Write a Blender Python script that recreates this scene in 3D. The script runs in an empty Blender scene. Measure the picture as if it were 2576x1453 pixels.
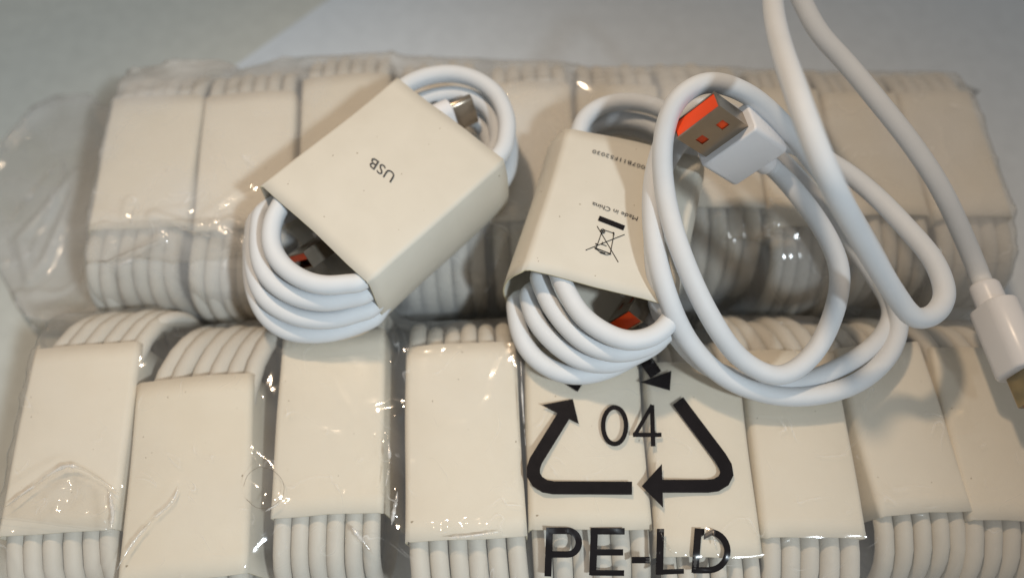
import bpy, math, random
import numpy as np
from mathutils import Vector, Matrix, noise

# one Blender unit is one centimetre
random.seed(7)
S = bpy.context.scene
S.unit_settings.system = 'METRIC'
S.unit_settings.scale_length = 0.01
COL = S.collection

# ------------------------------------------------------------------ camera
CAM_Z, TILT, FPX = 22.2, math.radians(25.0), 1874.0      # FPX: focal length for a 2576 px wide frame
cd = bpy.data.cameras.new('camera')
cam = bpy.data.objects.new('camera', cd)
COL.objects.link(cam)
cam.location = (0, 0, CAM_Z)
cam.rotation_euler = (TILT, 0, 0)
cd.sensor_width = 36.0
cd.lens = 36.0 * FPX / 2576.0
cd.clip_start, cd.clip_end = 0.5, 2000.0
cd.dof.use_dof = True
cd.dof.focus_distance = 17.1
cd.dof.aperture_fstop = 0.058
S.camera = cam

# ------------------------------------------------------------------ world, lamps, exposure
S.view_settings.view_transform = 'Standard'
S.view_settings.look = 'None'
S.view_settings.exposure = 0.12
S.view_settings.gamma = 1.0
w = bpy.data.worlds.new('World')
S.world = w
w.use_nodes = True
bg = w.node_tree.nodes['Background']
bg.inputs[0].default_value = (0.92, 0.90, 0.86, 1)
bg.inputs[1].default_value = 0.25


def lamp(name, loc, target, radius, power, col, cone):
    l = bpy.data.lights.new(name, 'SPOT')
    l.shadow_soft_size = radius
    l.energy = power
    l.color = col
    l.spot_size = math.radians(cone)
    l.spot_blend = 1.0
    o = bpy.data.objects.new(name, l)
    COL.objects.link(o)
    o.location = loc
    o.rotation_euler = (Vector(target) - Vector(loc)).to_track_quat('-Z', 'Y').to_euler()
    return o


lamp('warm_lamp', (-12, 27, 50), (2, -3, 4), 1.8, 45000, (1.0, 0.76, 0.53), 68)
lamp('cool_lamp', (22, -15, 45), (-10, 2, 4), 1.8, 64000, (0.82, 0.93, 1.0), 51)

S.cycles.use_denoising = True
S.cycles.max_bounces = 10
S.cycles.transparent_max_bounces = 24
S.cycles.sample_clamp_indirect = 4.0
S.cycles.caustics_reflective = False
S.cycles.caustics_refractive = False

# ------------------------------------------------------------------ projection helpers
CT, ST = math.cos(TILT), math.sin(TILT)


def at(px, py, z):
    """World point of height z seen at pixel (px, py) of the 2576 x 1453 frame."""
    a, b = (px - 1288.0) / FPX, (726.5 - py) / FPX
    d = (a, ST + b * CT, -CT + b * ST)
    k = (z - CAM_Z) / d[2]
    return Vector((d[0] * k, d[1] * k, z))


# ------------------------------------------------------------------ materials
def mat(name):
    m = bpy.data.materials.new(name)
    m.use_nodes = True
    nt = m.node_tree
    nt.nodes.clear()
    out = nt.nodes.new('ShaderNodeOutputMaterial')
    return m, nt, out


def N(nt, typ, **kw):
    n = nt.nodes.new(typ)
    for k, v in kw.items():
        setattr(n, k, v)
    return n


def noise_tex(nt, scale, detail=4, rough=0.55, coord='Object'):
    tc = N(nt, 'ShaderNodeTexCoord')
    n = N(nt, 'ShaderNodeTexNoise')
    n.inputs['Scale'].default_value = scale
    n.inputs['Detail'].default_value = detail
    n.inputs['Roughness'].default_value = rough
    nt.links.new(tc.outputs[coord], n.inputs['Vector'])
    return n


def ramp(nt, src, p0, c0, p1, c1):
    r = N(nt, 'ShaderNodeValToRGB')
    r.color_ramp.elements[0].position = p0
    r.color_ramp.elements[0].color = (*c0, 1)
    r.color_ramp.elements[1].position = p1
    r.color_ramp.elements[1].color = (*c1, 1)
    nt.links.new(src, r.inputs[0])
    return r


def paper_mat(name, c0, c1, specks=True):
    m, nt, out = mat(name)
    p = N(nt, 'ShaderNodeBsdfPrincipled')
    p.inputs['Roughness'].default_value = 0.62
    p.inputs['Specular IOR Level'].default_value = 0.35
    r = ramp(nt, noise_tex(nt, 0.9, 5).outputs['Fac'], 0.3, c0, 0.7, c1)
    oi = N(nt, 'ShaderNodeObjectInfo')
    rr = ramp(nt, oi.outputs['Random'], 0.0, (0.95, 0.94, 0.91), 1.0, (1.0, 1.0, 1.0))
    m0 = N(nt, 'ShaderNodeMix', data_type='RGBA', blend_type='MULTIPLY')
    m0.inputs[0].default_value = 1.0
    nt.links.new(r.outputs[0], m0.inputs[6])
    nt.links.new(rr.outputs[0], m0.inputs[7])
    col = m0.outputs[2]
    if specks:
        v = noise_tex(nt, 9.0, 1, 0.3)
        rs = ramp(nt, v.outputs['Fac'], 0.81, (1, 1, 1), 0.825, (0.45, 0.40, 0.33))
        mx = N(nt, 'ShaderNodeMix', data_type='RGBA', blend_type='MULTIPLY')
        mx.inputs[0].default_value = 1.0
        nt.links.new(col, mx.inputs[6])
        nt.links.new(rs.outputs[0], mx.inputs[7])
        col = mx.outputs[2]
    nt.links.new(col, p.inputs['Base Color'])
    b = N(nt, 'ShaderNodeBump')
    b.inputs['Strength'].default_value = 0.10
    b.inputs['Distance'].default_value = 0.02
    fine = noise_tex(nt, 22.0, 6, 0.6)
    nt.links.new(fine.outputs['Fac'], b.inputs['Height'])
    b2 = N(nt, 'ShaderNodeBump')
    b2.inputs['Strength'].default_value = 0.12
    b2.inputs['Distance'].default_value = 0.12
    nt.links.new(noise_tex(nt, 0.8, 2, 0.5).outputs['Fac'], b2.inputs['Height'])
    nt.links.new(b.outputs[0], b2.inputs['Normal'])
    nt.links.new(b2.outputs[0], p.inputs['Normal'])
    nt.links.new(p.outputs[0], out.inputs[0])
    return m


def plain(name, col, rough=0.45, metal=0.0, spec=0.5, var=0.04, bump=0.0, bscale=30, sss=0.0):
    m, nt, out = mat(name)
    p = N(nt, 'ShaderNodeBsdfPrincipled')
    p.inputs['Metallic'].default_value = metal
    p.inputs['Specular IOR Level'].default_value = spec
    n = noise_tex(nt, 1.7, 5)
    c0 = tuple(max(0, c * (1 - var)) for c in col)
    c1 = tuple(min(1, c * (1 + var)) for c in col)
    r = ramp(nt, n.outputs['Fac'], 0.3, c0, 0.7, c1)
    nt.links.new(r.outputs[0], p.inputs['Base Color'])
    mr = N(nt, 'ShaderNodeMapRange')
    mr.inputs[3].default_value = max(0.02, rough - 0.06)
    mr.inputs[4].default_value = rough + 0.06
    nt.links.new(noise_tex(nt, 6, 3).outputs['Fac'], mr.inputs[0])
    nt.links.new(mr.outputs[0], p.inputs['Roughness'])
    if sss:
        p.inputs['Subsurface Weight'].default_value = sss
        p.inputs['Subsurface Radius'].default_value = (0.12, 0.10, 0.09)
        p.inputs['Subsurface Scale'].default_value = 1.0
    if bump:
        b = N(nt, 'ShaderNodeBump')
        b.inputs['Strength'].default_value = bump
        b.inputs['Distance'].default_value = 0.01
        nt.links.new(noise_tex(nt, bscale, 3).outputs['Fac'], b.inputs['Height'])
        nt.links.new(b.outputs[0], p.inputs['Normal'])
    nt.links.new(p.outputs[0], out.inputs[0])
    return m


def film_mat(name, haze):
    m, nt, out = mat(name)
    L = nt.links.new
    # crumple relief of the thin film
    n1 = noise_tex(nt, 0.55, 3, 0.5)
    vo = N(nt, 'ShaderNodeTexVoronoi', feature='DISTANCE_TO_EDGE')
    vo.inputs['Scale'].default_value = 0.62
    tc = N(nt, 'ShaderNodeTexCoord')
    wrp = N(nt, 'ShaderNodeMix', data_type='RGBA', blend_type='ADD')
    wrp.inputs[0].default_value = 0.9
    L(tc.outputs['Object'], wrp.inputs[6])
    L(n1.outputs['Color'], wrp.inputs[7])
    L(wrp.outputs[2], vo.inputs['Vector'])
    cre = ramp(nt, vo.outputs['Distance'], 0.0, (1, 1, 1), 0.07, (0, 0, 0))
    n2 = noise_tex(nt, 3.2, 4, 0.55)
    mask = ramp(nt, noise_tex(nt, 0.28, 2, 0.5).outputs['Fac'], 0.46, (0, 0, 0), 0.66, (1, 1, 1))
    cm = N(nt, 'ShaderNodeMath', operation='MULTIPLY')
    L(cre.outputs[0], cm.inputs[0])
    L(mask.outputs[0], cm.inputs[1])
    b1 = N(nt, 'ShaderNodeBump')
    b1.inputs['Strength'].default_value = 0.35
    b1.inputs['Distance'].default_value = 0.035
    L(cm.outputs[0], b1.inputs['Height'])
    b2 = N(nt, 'ShaderNodeBump')
    b2.inputs['Strength'].default_value = 0.05
    b2.inputs['Distance'].default_value = 0.03
    L(n2.outputs['Fac'], b2.inputs['Height'])
    L(b1.outputs[0], b2.inputs['Normal'])
    ge = N(nt, 'ShaderNodeNewGeometry')
    dt = N(nt, 'ShaderNodeVectorMath', operation='DOT_PRODUCT')
    L(b2.outputs[0], dt.inputs[0])
    L(ge.outputs['Incoming'], dt.inputs[1])
    ab = N(nt, 'ShaderNodeMath', operation='ABSOLUTE')
    L(dt.outputs['Value'], ab.inputs[0])
    om = N(nt, 'ShaderNodeMath', operation='SUBTRACT')
    om.inputs[0].default_value = 1.0
    om.use_clamp = True
    L(ab.outputs[0], om.inputs[1])
    pw = N(nt, 'ShaderNodeMath', operation='POWER')
    L(om.outputs[0], pw.inputs[0])
    pw.inputs[1].default_value = 4.0
    fm = N(nt, 'ShaderNodeMapRange')
    fm.inputs[3].default_value = 0.05
    fm.inputs[4].default_value = 0.75
    L(pw.outputs[0], fm.inputs[0])
    tr = N(nt, 'ShaderNodeBsdfTransparent')
    tr.inputs[0].default_value = (0.985, 0.972, 0.95, 1)
    df = N(nt, 'ShaderNodeBsdfDiffuse')
    df.inputs[0].default_value = (0.86, 0.86, 0.85, 1)
    L(b2.outputs[0], df.inputs['Normal'])
    hz = N(nt, 'ShaderNodeMapRange')
    hz.inputs[3].default_value = haze * 0.7
    hz.inputs[4].default_value = haze * 1.6
    L(mask.outputs[0], hz.inputs[0])
    wn = noise_tex(nt, 0.42, 2, 0.45)
    wn.inputs['Distortion'].default_value = 1.6
    sb = N(nt, 'ShaderNodeMath', operation='SUBTRACT')
    L(wn.outputs['Fac'], sb.inputs[0])
    sb.inputs[1].default_value = 0.5
    aa = N(nt, 'ShaderNodeMath', operation='ABSOLUTE')
    L(sb.outputs[0], aa.inputs[0])
    wr = N(nt, 'ShaderNodeMapRange')
    wr.inputs[1].default_value = 0.0
    wr.inputs[2].default_value = 0.006
    wr.inputs[3].default_value = 0.30
    wr.inputs[4].default_value = 0.0
    L(aa.outputs[0], wr.inputs[0])
    brk = ramp(nt, noise_tex(nt, 1.3, 3).outputs['Fac'], 0.50, (0, 0, 0), 0.66, (1, 1, 1))
    wm = N(nt, 'ShaderNodeMath', operation='MULTIPLY')
    L(wr.outputs[0], wm.inputs[0])
    L(brk.outputs[0], wm.inputs[1])
    hs_ = N(nt, 'ShaderNodeMath', operation='ADD')
    L(hz.outputs[0], hs_.inputs[0])
    L(wm.outputs[0], hs_.inputs[1])
    m1 = N(nt, 'ShaderNodeMixShader')
    L(hs_.outputs[0], m1.inputs[0])
    L(tr.outputs[0], m1.inputs[1])
    L(df.outputs[0], m1.inputs[2])
    gl = N(nt, 'ShaderNodeBsdfGlossy')
    gl.inputs['Roughness'].default_value = 0.085
    L(b2.outputs[0], gl.inputs['Normal'])
    m2 = N(nt, 'ShaderNodeMixShader')
    L(fm.outputs[0], m2.inputs[0])
    L(m1.outputs[0], m2.inputs[1])
    L(gl.outputs[0], m2.inputs[2])
    L(m2.outputs[0], out.inputs[0])
    return m


M = {
    'paper': paper_mat('cream_card', (0.77, 0.715, 0.615), (0.81, 0.76, 0.665)),
    'dimmed_card': paper_mat('cream_card_dimmed', (0.66, 0.625, 0.545), (0.70, 0.665, 0.585)),  # darker copy of the card, offsetting its brighter lighting outside the film
    'gold': plain('gilded_tip', (0.40, 0.33, 0.21), 0.3, metal=1.0, var=0.08, bump=0.04, bscale=60),
    'paper_edge': plain('card_cut_edge', (0.62, 0.56, 0.38), 0.8, var=0.15),
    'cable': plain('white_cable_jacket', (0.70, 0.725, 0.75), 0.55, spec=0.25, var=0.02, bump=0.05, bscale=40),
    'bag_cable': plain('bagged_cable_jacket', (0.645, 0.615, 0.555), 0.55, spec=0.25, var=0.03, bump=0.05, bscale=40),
    'plug': plain('white_plug_plastic', (0.82, 0.82, 0.84), 0.30, spec=0.5, var=0.01, bump=0.03),
    'metal': plain('plug_metal', (0.42, 0.36, 0.29), 0.30, metal=1.0, var=0.06, bump=0.04, bscale=60),
    'orange': plain('orange_tongue', (0.93, 0.085, 0.012), 0.38, spec=0.5, var=0.05),
    'black': plain('black_print', (0.009, 0.007, 0.008), 0.22, spec=0.35, var=0.2),
    'ink': plain('grey_ink', (0.055, 0.055, 0.06), 0.6, spec=0.2, var=0.2),
    'table': plain('pale_table', (0.62, 0.63, 0.585), 0.5, spec=0.3, var=0.05, bump=0.06, bscale=14),  # toned darker than the added sheet to imitate shade left of its edge
    'sheet': plain('lit_side_tone', (0.72, 0.77, 0.82), 0.6, spec=0.25, var=0.04, bump=0.05, bscale=20),  # paler bluish tone for the lit side of the imitated shadow edge
    'film_rear': film_mat('bag_film_rear', 0.30),
    'film_front': film_mat('bag_film_front', 0.085),
    'film_base': film_mat('bag_film_base', 0.05),
    'hair': plain('dark_fibre', (0.20, 0.16, 0.12), 0.5),
}


# ------------------------------------------------------------------ object helpers
def obj(name, verts, faces, m, parent=None, smooth=True, mats=None, fmat=None):
    me = bpy.data.meshes.new(name)
    me.from_pydata([tuple(v) for v in verts], [], faces)
    for mm in (mats or [m]):
        me.materials.append(mm)
    if smooth:
        me.polygons.foreach_set('use_smooth', [True] * len(me.polygons))
    if fmat:
        me.polygons.foreach_set('material_index', fmat)
    me.validate()
    me.update()
    o = bpy.data.objects.new(name, me)
    COL.objects.link(o)
    if parent is not None:
        o.parent = parent
    return o


def tag(o, label=None, cat=None, group=None, kind=None):
    for k, v in (('label', label), ('category', cat), ('group', group), ('kind', kind)):
        if v:
            o[k] = v
    return o


def empty(name, loc, rz=0.0):
    o = bpy.data.objects.new(name, None)
    COL.objects.link(o)
    o.location = loc
    o.rotation_euler = (0, 0, rz)
    o.empty_display_size = 0.5
    return o


def catmull(pts, n=8, closed=False):
    P = [np.array(p, float) for p in pts]
    out = []
    m = len(P)
    for i in range(m - 1):
        p1, p2 = P[i], P[i + 1]
        p0 = P[i - 1] if i > 0 else 2 * p1 - p2
        p3 = P[i + 2] if i + 2 < m else 2 * p2 - p1
        d01, d12, d23 = (max(1e-4, np.linalg.norm(b - a)) ** 0.5 for a, b in ((p0, p1), (p1, p2), (p2, p3)))
        m1 = d12 * ((p1 - p0) / d01 - (p2 - p0) / (d01 + d12) + (p2 - p1) / d12)
        m2 = d12 * ((p2 - p1) / d12 - (p3 - p1) / (d12 + d23) + (p3 - p2) / d23)
        for k in range(n):
            t = k / n
            out.append((2 * t ** 3 - 3 * t * t + 1) * p1 + (t ** 3 - 2 * t * t + t) * m1 + (-2 * t ** 3 + 3 * t * t) * p2 + (t ** 3 - t * t) * m2)
    out.append(P[-1])
    return out


def tube(path, r, sides=12, cap=True):
    """Round tube along a polyline; r is a number or one radius per point."""
    P = np.array(path, float)
    n = len(P)
    R = np.full(n, r) if np.isscalar(r) else np.array(r, float)
    T = np.gradient(P, axis=0)
    T /= np.linalg.norm(T, axis=1)[:, None] + 1e-12
    u = np.cross(T[0], (0, 0, 1.0))
    if np.linalg.norm(u) < 1e-3:
        u = np.cross(T[0], (0, 1.0, 0))
    u /= np.linalg.norm(u)
    V = []
    a = np.linspace(0, 2 * math.pi, sides, endpoint=False)
    ca, sa = np.cos(a), np.sin(a)
    for i in range(n):
        u = u - T[i] * np.dot(u, T[i])
        u /= np.linalg.norm(u) + 1e-12
        v = np.cross(T[i], u)
        V.append(P[i] + R[i] * (ca[:, None] * u + sa[:, None] * v))
    V = np.concatenate(V)
    F = []
    for i in range(n - 1):
        for j in range(sides):
            k = (j + 1) % sides
            F.append((i * sides + j, i * sides + k, (i + 1) * sides + k, (i + 1) * sides + j))
    if cap:
        F.append(tuple(reversed(range(sides))))
        F.append(tuple(range((n - 1) * sides, n * sides)))
    return V.tolist(), F


def rounded_section(hw, hh, rad, bulge_t=0.0, bulge_s=0.0, nseg=5, nflat=6):
    """Closed rounded-rectangle outline in (x, z), counter-clockwise, with bulging top and sides."""
    pts = []
    cx, cz = hw - rad, hh - rad
    for (sx, sz, a0) in ((1, -1, -90), (1, 1, 0), (-1, 1, 90), (-1, -1, 180)):
        for k in range(nseg + 1):
            a = math.radians(a0 + 90 * k / nseg)
            pts.append((sx * cx + rad * math.cos(a), sz * cz + rad * math.sin(a)))
        nx = {(1, -1): (hw, -cz, hw, cz), (1, 1): (cx, hh, -cx, hh), (-1, 1): (-hw, cz, -hw, -cz), (-1, -1): (-cx, -hh, cx, -hh)}[(sx, sz)]
        for k in range(1, nflat):
            t = k / nflat
            pts.append((nx[0] + (nx[2] - nx[0]) * t, nx[1] + (nx[3] - nx[1]) * t))
    out = []
    for x, z in pts:
        fx, fz = max(-1, min(1, x / hw)), max(-1, min(1, z / hh))
        out.append((x + bulge_s * (1 - fz * fz) * (1 if x > 0 else -1) * abs(fx) ** 2, z + (bulge_t * (1 - fx * fx) if z > 0 else 0) * abs(fz) ** 2))
    return out


def sleeve_mesh(sec, L, th=0.04, ny=14, jit=0.02, seed=0, flare=0.0):
    """Open card tube along y (length L) with wall thickness, cut ends slightly uneven. Local z centred on the section."""
    rnd = random.Random(seed)
    n = len(sec)
    ph = [rnd.uniform(0, 6.28) for _ in range(6)]

    def edge(i, s):
        t = i / n * 2 * math.pi
        return jit * (math.sin(2 * t + ph[0 + s]) + 0.6 * math.sin(5 * t + ph[2 + s]) + 0.5 * math.sin(11 * t + ph[4 + s]))
    C = np.array(sec)
    nrm = np.roll(C, -1, 0) - np.roll(C, 1, 0)
    nrm = np.stack([nrm[:, 1], -nrm[:, 0]], 1)
    nrm /= np.linalg.norm(nrm, axis=1)[:, None] + 1e-9
    V, F, fm = [], [], []
    for layer in (0, 1):
        for j in range(ny + 1):
            t = j / ny
            for i in range(n):
                y = -L / 2 + L * t
                e = (1 - t) * edge(i, 0) + t * edge(i, 1)
                wob = 0.012 * math.sin(7 * t + ph[0] + i * 0.13) + flare * ((2 * t - 1) ** 2)
                p = C[i] + nrm[i] * (wob - (th if layer else 0))
                V.append((p[0], y + e, p[1]))
    base = (ny + 1) * n
    for layer in (0, 1):
        o = layer * base
        for j in range(ny):
            for i in range(n):
                k = (i + 1) % n
                f = (o + j * n + i, o + j * n + k, o + (j + 1) * n + k, o + (j + 1) * n + i)
                F.append(f if layer else f[::-1])
                fm.append(0)
    for j in (0, ny):
        for i in range(n):
            k = (i + 1) % n
            f = (j * n + i, j * n + k, base + j * n + k, base + j * n + i)
            F.append(f if j == 0 else f[::-1])
            fm.append(1)
    return V, F, fm


def box_mesh(w_, l_, h_, rad, nseg=3, y0=0.0, taper=1.0, capr=0.08):
    """Solid rounded bar along +y from y0, width w_ (x), height h_ (z), rounded section and softened ends."""
    V, F = [], []
    rings = [(0.0, capr), (capr * 0.3, capr * 0.3), (capr, 0.0), (l_ - capr, 0.0), (l_ - capr * 0.3, capr * 0.3), (l_, capr)]
    n = None
    for y, ins in rings:
        f = 1.0 + (taper - 1.0) * (y / l_)
        sec = rounded_section(w_ / 2 * f - ins, h_ / 2 * f - ins, max(0.01, rad * f - ins), nseg=nseg, nflat=2)
        n = len(sec)
        V += [(x, y0 + y, z) for x, z in sec]
    for j in range(len(rings) - 1):
        for i in range(n):
            k = (i + 1) % n
            F.append((j * n + i, (j + 1) * n + i, (j + 1) * n + k, j * n + k))
    F.append(tuple(range(n)))
    F.append(tuple(reversed(range((len(rings) - 1) * n, len(rings) * n))))
    return V, F


def shell_mesh(w_, l_, h_, th=0.035, holes=True, y0=0.0):
    """Open metal plug shell along +y: four walls with thickness, two square windows in the top wall."""
    V, F = [], []

    def quad_box(x0, x1, ya, yb, z0, z1):
        o = len(V)
        V.extend([(x, y, z) for z in (z0, z1) for y in (ya, yb) for x in (x0, x1)])
        for f in ((0, 2, 3, 1), (4, 5, 7, 6), (0, 1, 5, 4), (2, 6, 7, 3), (0, 4, 6, 2), (1, 3, 7, 5)):
            F.append(tuple(o + i for i in f))
    hw, hh = w_ / 2, h_ / 2
    ya, yb = y0, y0 + l_
    quad_box(-hw + th, hw - th, ya, yb, -hh, -hh + th)
    quad_box(-hw, -hw + th, ya, yb, -hh, hh)
    quad_box(hw - th, hw, ya, yb, -hh, hh)
    if holes:
        hx, hs, hy0, hy1 = w_ * 0.235, w_ * 0.082, y0 + l_ * 0.36, y0 + l_ * 0.60
        xs = [-hw + th, -hx - hs, -hx + hs, hx - hs, hx + hs, hw - th]
        for i in range(5):
            if i in (1, 3):
                quad_box(xs[i], xs[i + 1], ya, hy0, hh - th, hh)
                quad_box(xs[i], xs[i + 1], hy1, yb, hh - th, hh)
            else:
                quad_box(xs[i], xs[i + 1], ya, yb, hh - th, hh)
    else:
        quad_box(-hw + th, hw - th, ya, yb, hh - th, hh)
    return V, F


def bevel(o, width=0.012, seg=2):
    md = o.modifiers.new('bevel', 'BEVEL')
    md.width = width
    md.segments = seg
    md.limit_method = 'ANGLE'
    md.angle_limit = math.radians(40)


def frame(o, origin, xa, ya, za):
    m = Matrix.Identity(4)
    for i, a in enumerate((xa, ya, za)):
        for r in range(3):
            m[r][i] = a[r]
    for r in range(3):
        m[r][3] = origin[r]
    o.matrix_world = m


# ------------------------------------------------------------------ the surface underneath
def slab(name, pts, z0, z1, m):
    n = len(pts)
    V = [(x, y, z1) for x, y in pts] + [(x, y, z0) for x, y in pts]
    F = [tuple(range(n))] + [(i, i + n, (i + 1) % n + n, (i + 1) % n)[::1] for i in range(n)] + [tuple(reversed(range(n, 2 * n)))]
    return obj(name, V, F, m, smooth=False)


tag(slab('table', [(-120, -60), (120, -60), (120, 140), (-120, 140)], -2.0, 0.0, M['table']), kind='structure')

# added sheet paler than the table; its slanting left edge imitates a shadow edge
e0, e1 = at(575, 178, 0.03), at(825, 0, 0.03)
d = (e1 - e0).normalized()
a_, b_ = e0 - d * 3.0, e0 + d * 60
sh = slab('shadow_edge_sheet', [(a_.x, a_.y), (a_.x + 1.0, -30.0), (90, -30.0), (90, b_.y), (b_.x, b_.y)], 0.004, 0.03, M['sheet'])
tag(sh, 'added pale sheet behind the bags, its slanting left edge imitating a shadow edge', 'added sheet')

# ------------------------------------------------------------------ bagged bundles
ZP = 4.2          # height of the bundles' upper sides
BH = 4.1          # bundle height on edge


def bag_bundle(corners, label, group, nturn, seed, ext_far, ext_near, leans=None, fit=0.975):
    rnd = random.Random(seed)
    TL, TR, BR, BL = (at(x, y, ZP) for x, y in corners)
    top, bot = (TL + TR) / 2, (BL + BR) / 2
    ax = (top - bot)
    L = max(4.2, min(4.95, ax.length))
    ax.normalize()
    rz = math.atan2(-ax.x, ax.y)
    perp = Vector((ax.y, -ax.x, 0))
    wd = 0.5 * (abs((TR - TL).dot(perp)) + abs((BR - BL).dot(perp))) * fit
    c = (top + bot) / 2
    root = empty('cable_bundle', (c.x, c.y, 0.06), rz)
    tag(root, label, 'cable bundle', group)
    zc = ZP - 0.06 - BH / 2
    sec = rounded_section(wd / 2, BH / 2, 0.16, bulge_t=rnd.uniform(0.04, 0.14), bulge_s=0.02)
    V, F, fm = sleeve_mesh(sec, L, 0.04, 10, 0.018, seed)
    V = [(x, y, z + zc) for x, y, z in V]
    obj('sleeve', V, F, None, root, mats=[M['paper'], M['paper_edge']], fmat=fm)
    # coil of cable standing on edge: a helix of flat turns along the bundle's width
    r = 0.222
    r = (wd - 0.13) / (2 * nturn) * 0.995
    usable = wd - 0.13 - 2 * r
    pitch = usable / (nturn - 1)
    R = BH / 2 - 0.06 - r
    path = []
    ns = 40
    lean_f, lean_n = rnd.uniform(-0.25, 0.25), rnd.uniform(-0.25, 0.25)
    if leans:
        lean_f, lean_n = leans
    jit = [rnd.uniform(-0.11, 0.11) for _ in range(nturn + 1)]
    jz = [rnd.uniform(-0.07, 0.03) for _ in range(nturn + 1)]
    jx = [rnd.uniform(-0.02, 0.02) for _ in range(nturn + 1)]
    flat = L / 2 - 0.15
    for t in range(nturn):
        for k in range(ns):
            a = 2 * math.pi * k / ns + math.pi      # from the underside over the near end, the top and the far end
            s, co = math.sin(a), math.cos(a)
            far = s > 0
            e = (ext_far if far else ext_near) - r + jit[t]
            sg = 1 if co > 0 else -1
            if abs(s) < 0.34:
                y, z = flat * s / 0.34, R * sg
            else:
                q = ((abs(s) - 0.34) / 0.66) ** 0.62
                y = (1 if far else -1) * (flat + (e + 0.15) * q)
                z = R * sg * math.sqrt(max(0, 1 - q ** 2.2))
            x = -usable / 2 + pitch * t + (pitch * max(0.0, (k - ns * 0.80) / (ns * 0.20)) if t < nturn - 1 else 0)
            if abs(y) > flat:
                x += (lean_f if far else lean_n) * (abs(y) - flat) / 1.8
            path.append((x + jx[t], y, z + zc + jz[t] * sg * (1 if abs(y) > flat else 0.4)))
    sm = np.array(path)
    for _ in range(2):
        sm[1:-1] = 0.25 * sm[:-2] + 0.5 * sm[1:-1] + 0.25 * sm[2:]
    V, F = tube(sm, r, 12)
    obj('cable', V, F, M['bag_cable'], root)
    return dict(c=c, rz=rz, w=wd, L=L, ef=ext_far, en=ext_near)


FR = [
    ([(82, 872), (350, 866), (293, 1343), (-20, 1338)], 6, 'sleeved cable bundle at the left end of the front bag'),
    ([(342, 951), (636, 951), (628, 1462), (284, 1462)], 6, 'sleeved cable bundle sitting lowest, second from the left end of the front bag'),
    ([(700, 838), (975, 830), (962, 1284), (676, 1307)], 6, 'sleeved cable bundle directly below the coil of the USB lettered bundle'),
    ([(1016, 880), (1299, 857), (1330, 1345), (1012, 1366)], 6, 'sleeved cable bundle with bare front just left of the black recycling triangle'),
    ([(1312, 875), (1612, 868), (1640, 1330), (1332, 1332)], 6, 'sleeved cable bundle under the left recycling arrow and the letters PE'),
    ([(1618, 925), (1862, 908), (1924, 1396), (1652, 1404)], 6, 'sleeved cable bundle under the right recycling arrow and the letters LD'),
    ([(1858, 900), (2110, 868), (2180, 1340), (1926, 1364)], 5, 'sleeved cable bundle just right of the recycling triangle, below the loose coil'),
    ([(2105, 885), (2312, 850), (2464, 1279), (2206, 1304)], 5, 'tilted sleeved cable bundle between the loose coil and the plug hanging at right'),
    ([(2335, 884), (2580, 862), (2690, 1300), (2450, 1322)], 5, 'sleeved cable bundle at the right end of the front bag under the loose plug'),
]
RR = [
    ([(284, 248), (506, 240), (474, 574), (206, 574)], 6, 'sleeved cable bundle at the left end of the rear bag'),
    ([(510, 243), (744, 228), (735, 574), (476, 576)], 6, 'sleeved cable bundle second from left in the rear bag'),
    ([(757, 187), (985, 190), (990, 545), (740, 550)], 6, 'sleeved cable bundle pushed farther back, left of the USB lettered sleeve'),
    ([(1000, 205), (1215, 205), (1225, 560), (995, 560)], 5, 'sleeved cable bundle in the rear bag mostly hidden under the USB lettered bundle'),
    ([(1225, 208), (1440, 210), (1458, 556), (1230, 556)], 5, 'sleeved cable bundle in the rear bag showing between the two loose sleeved bundles'),
    ([(1448, 215), (1660, 215), (1688, 556), (1463, 556)], 5, 'sleeved cable bundle in the rear bag mostly hidden under the Made in China bundle'),
    ([(1668, 212), (1880, 215), (1938, 522), (1694, 520)], 5, 'sleeved cable bundle in the rear bag under the orange USB plug'),
    ([(1890, 222), (2065, 228), (2130, 572), (1944, 575)], 5, 'sleeved cable bundle in the rear bag behind the thick strand of the raised loop'),
    ([(2070, 228), (2258, 238), (2352, 540), (2136, 545)], 5, 'sleeved cable bundle second from the right end of the rear bag'),
    ([(2262, 240), (2445, 228), (2556, 545), (2358, 550)], 5, 'sleeved cable bundle at the right end of the rear bag'),
]
front, rear = [], []
for i, (c_, n_, l_) in enumerate(FR):
    ext, ln = {0: (1.6, (0.9, 0.1)), 1: (2.1, (0.75, 0.0)), 6: (1.6, (-0.7, -0.1)), 7: (1.3, (-0.6, -0.2)), 8: (1.3, (-0.5, -0.2))}.get(i, (1.25, None))
    front.append(bag_bundle(c_, l_, 'cable bundles packed in the front bag', n_, 100 + i, ext, 1.7, ln))
for i, (c_, n_, l_) in enumerate(RR):
    rear.append(bag_bundle(c_, l_, 'cable bundles packed in the rear bag', n_, 200 + i, 1.95, 1.75, (random.uniform(-0.15, 0.15), (-0.45, -0.5, -0.2, 0.0, 0.1, 0.0, -0.1, -0.1, 0.1, 0.15)[i])))


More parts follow.
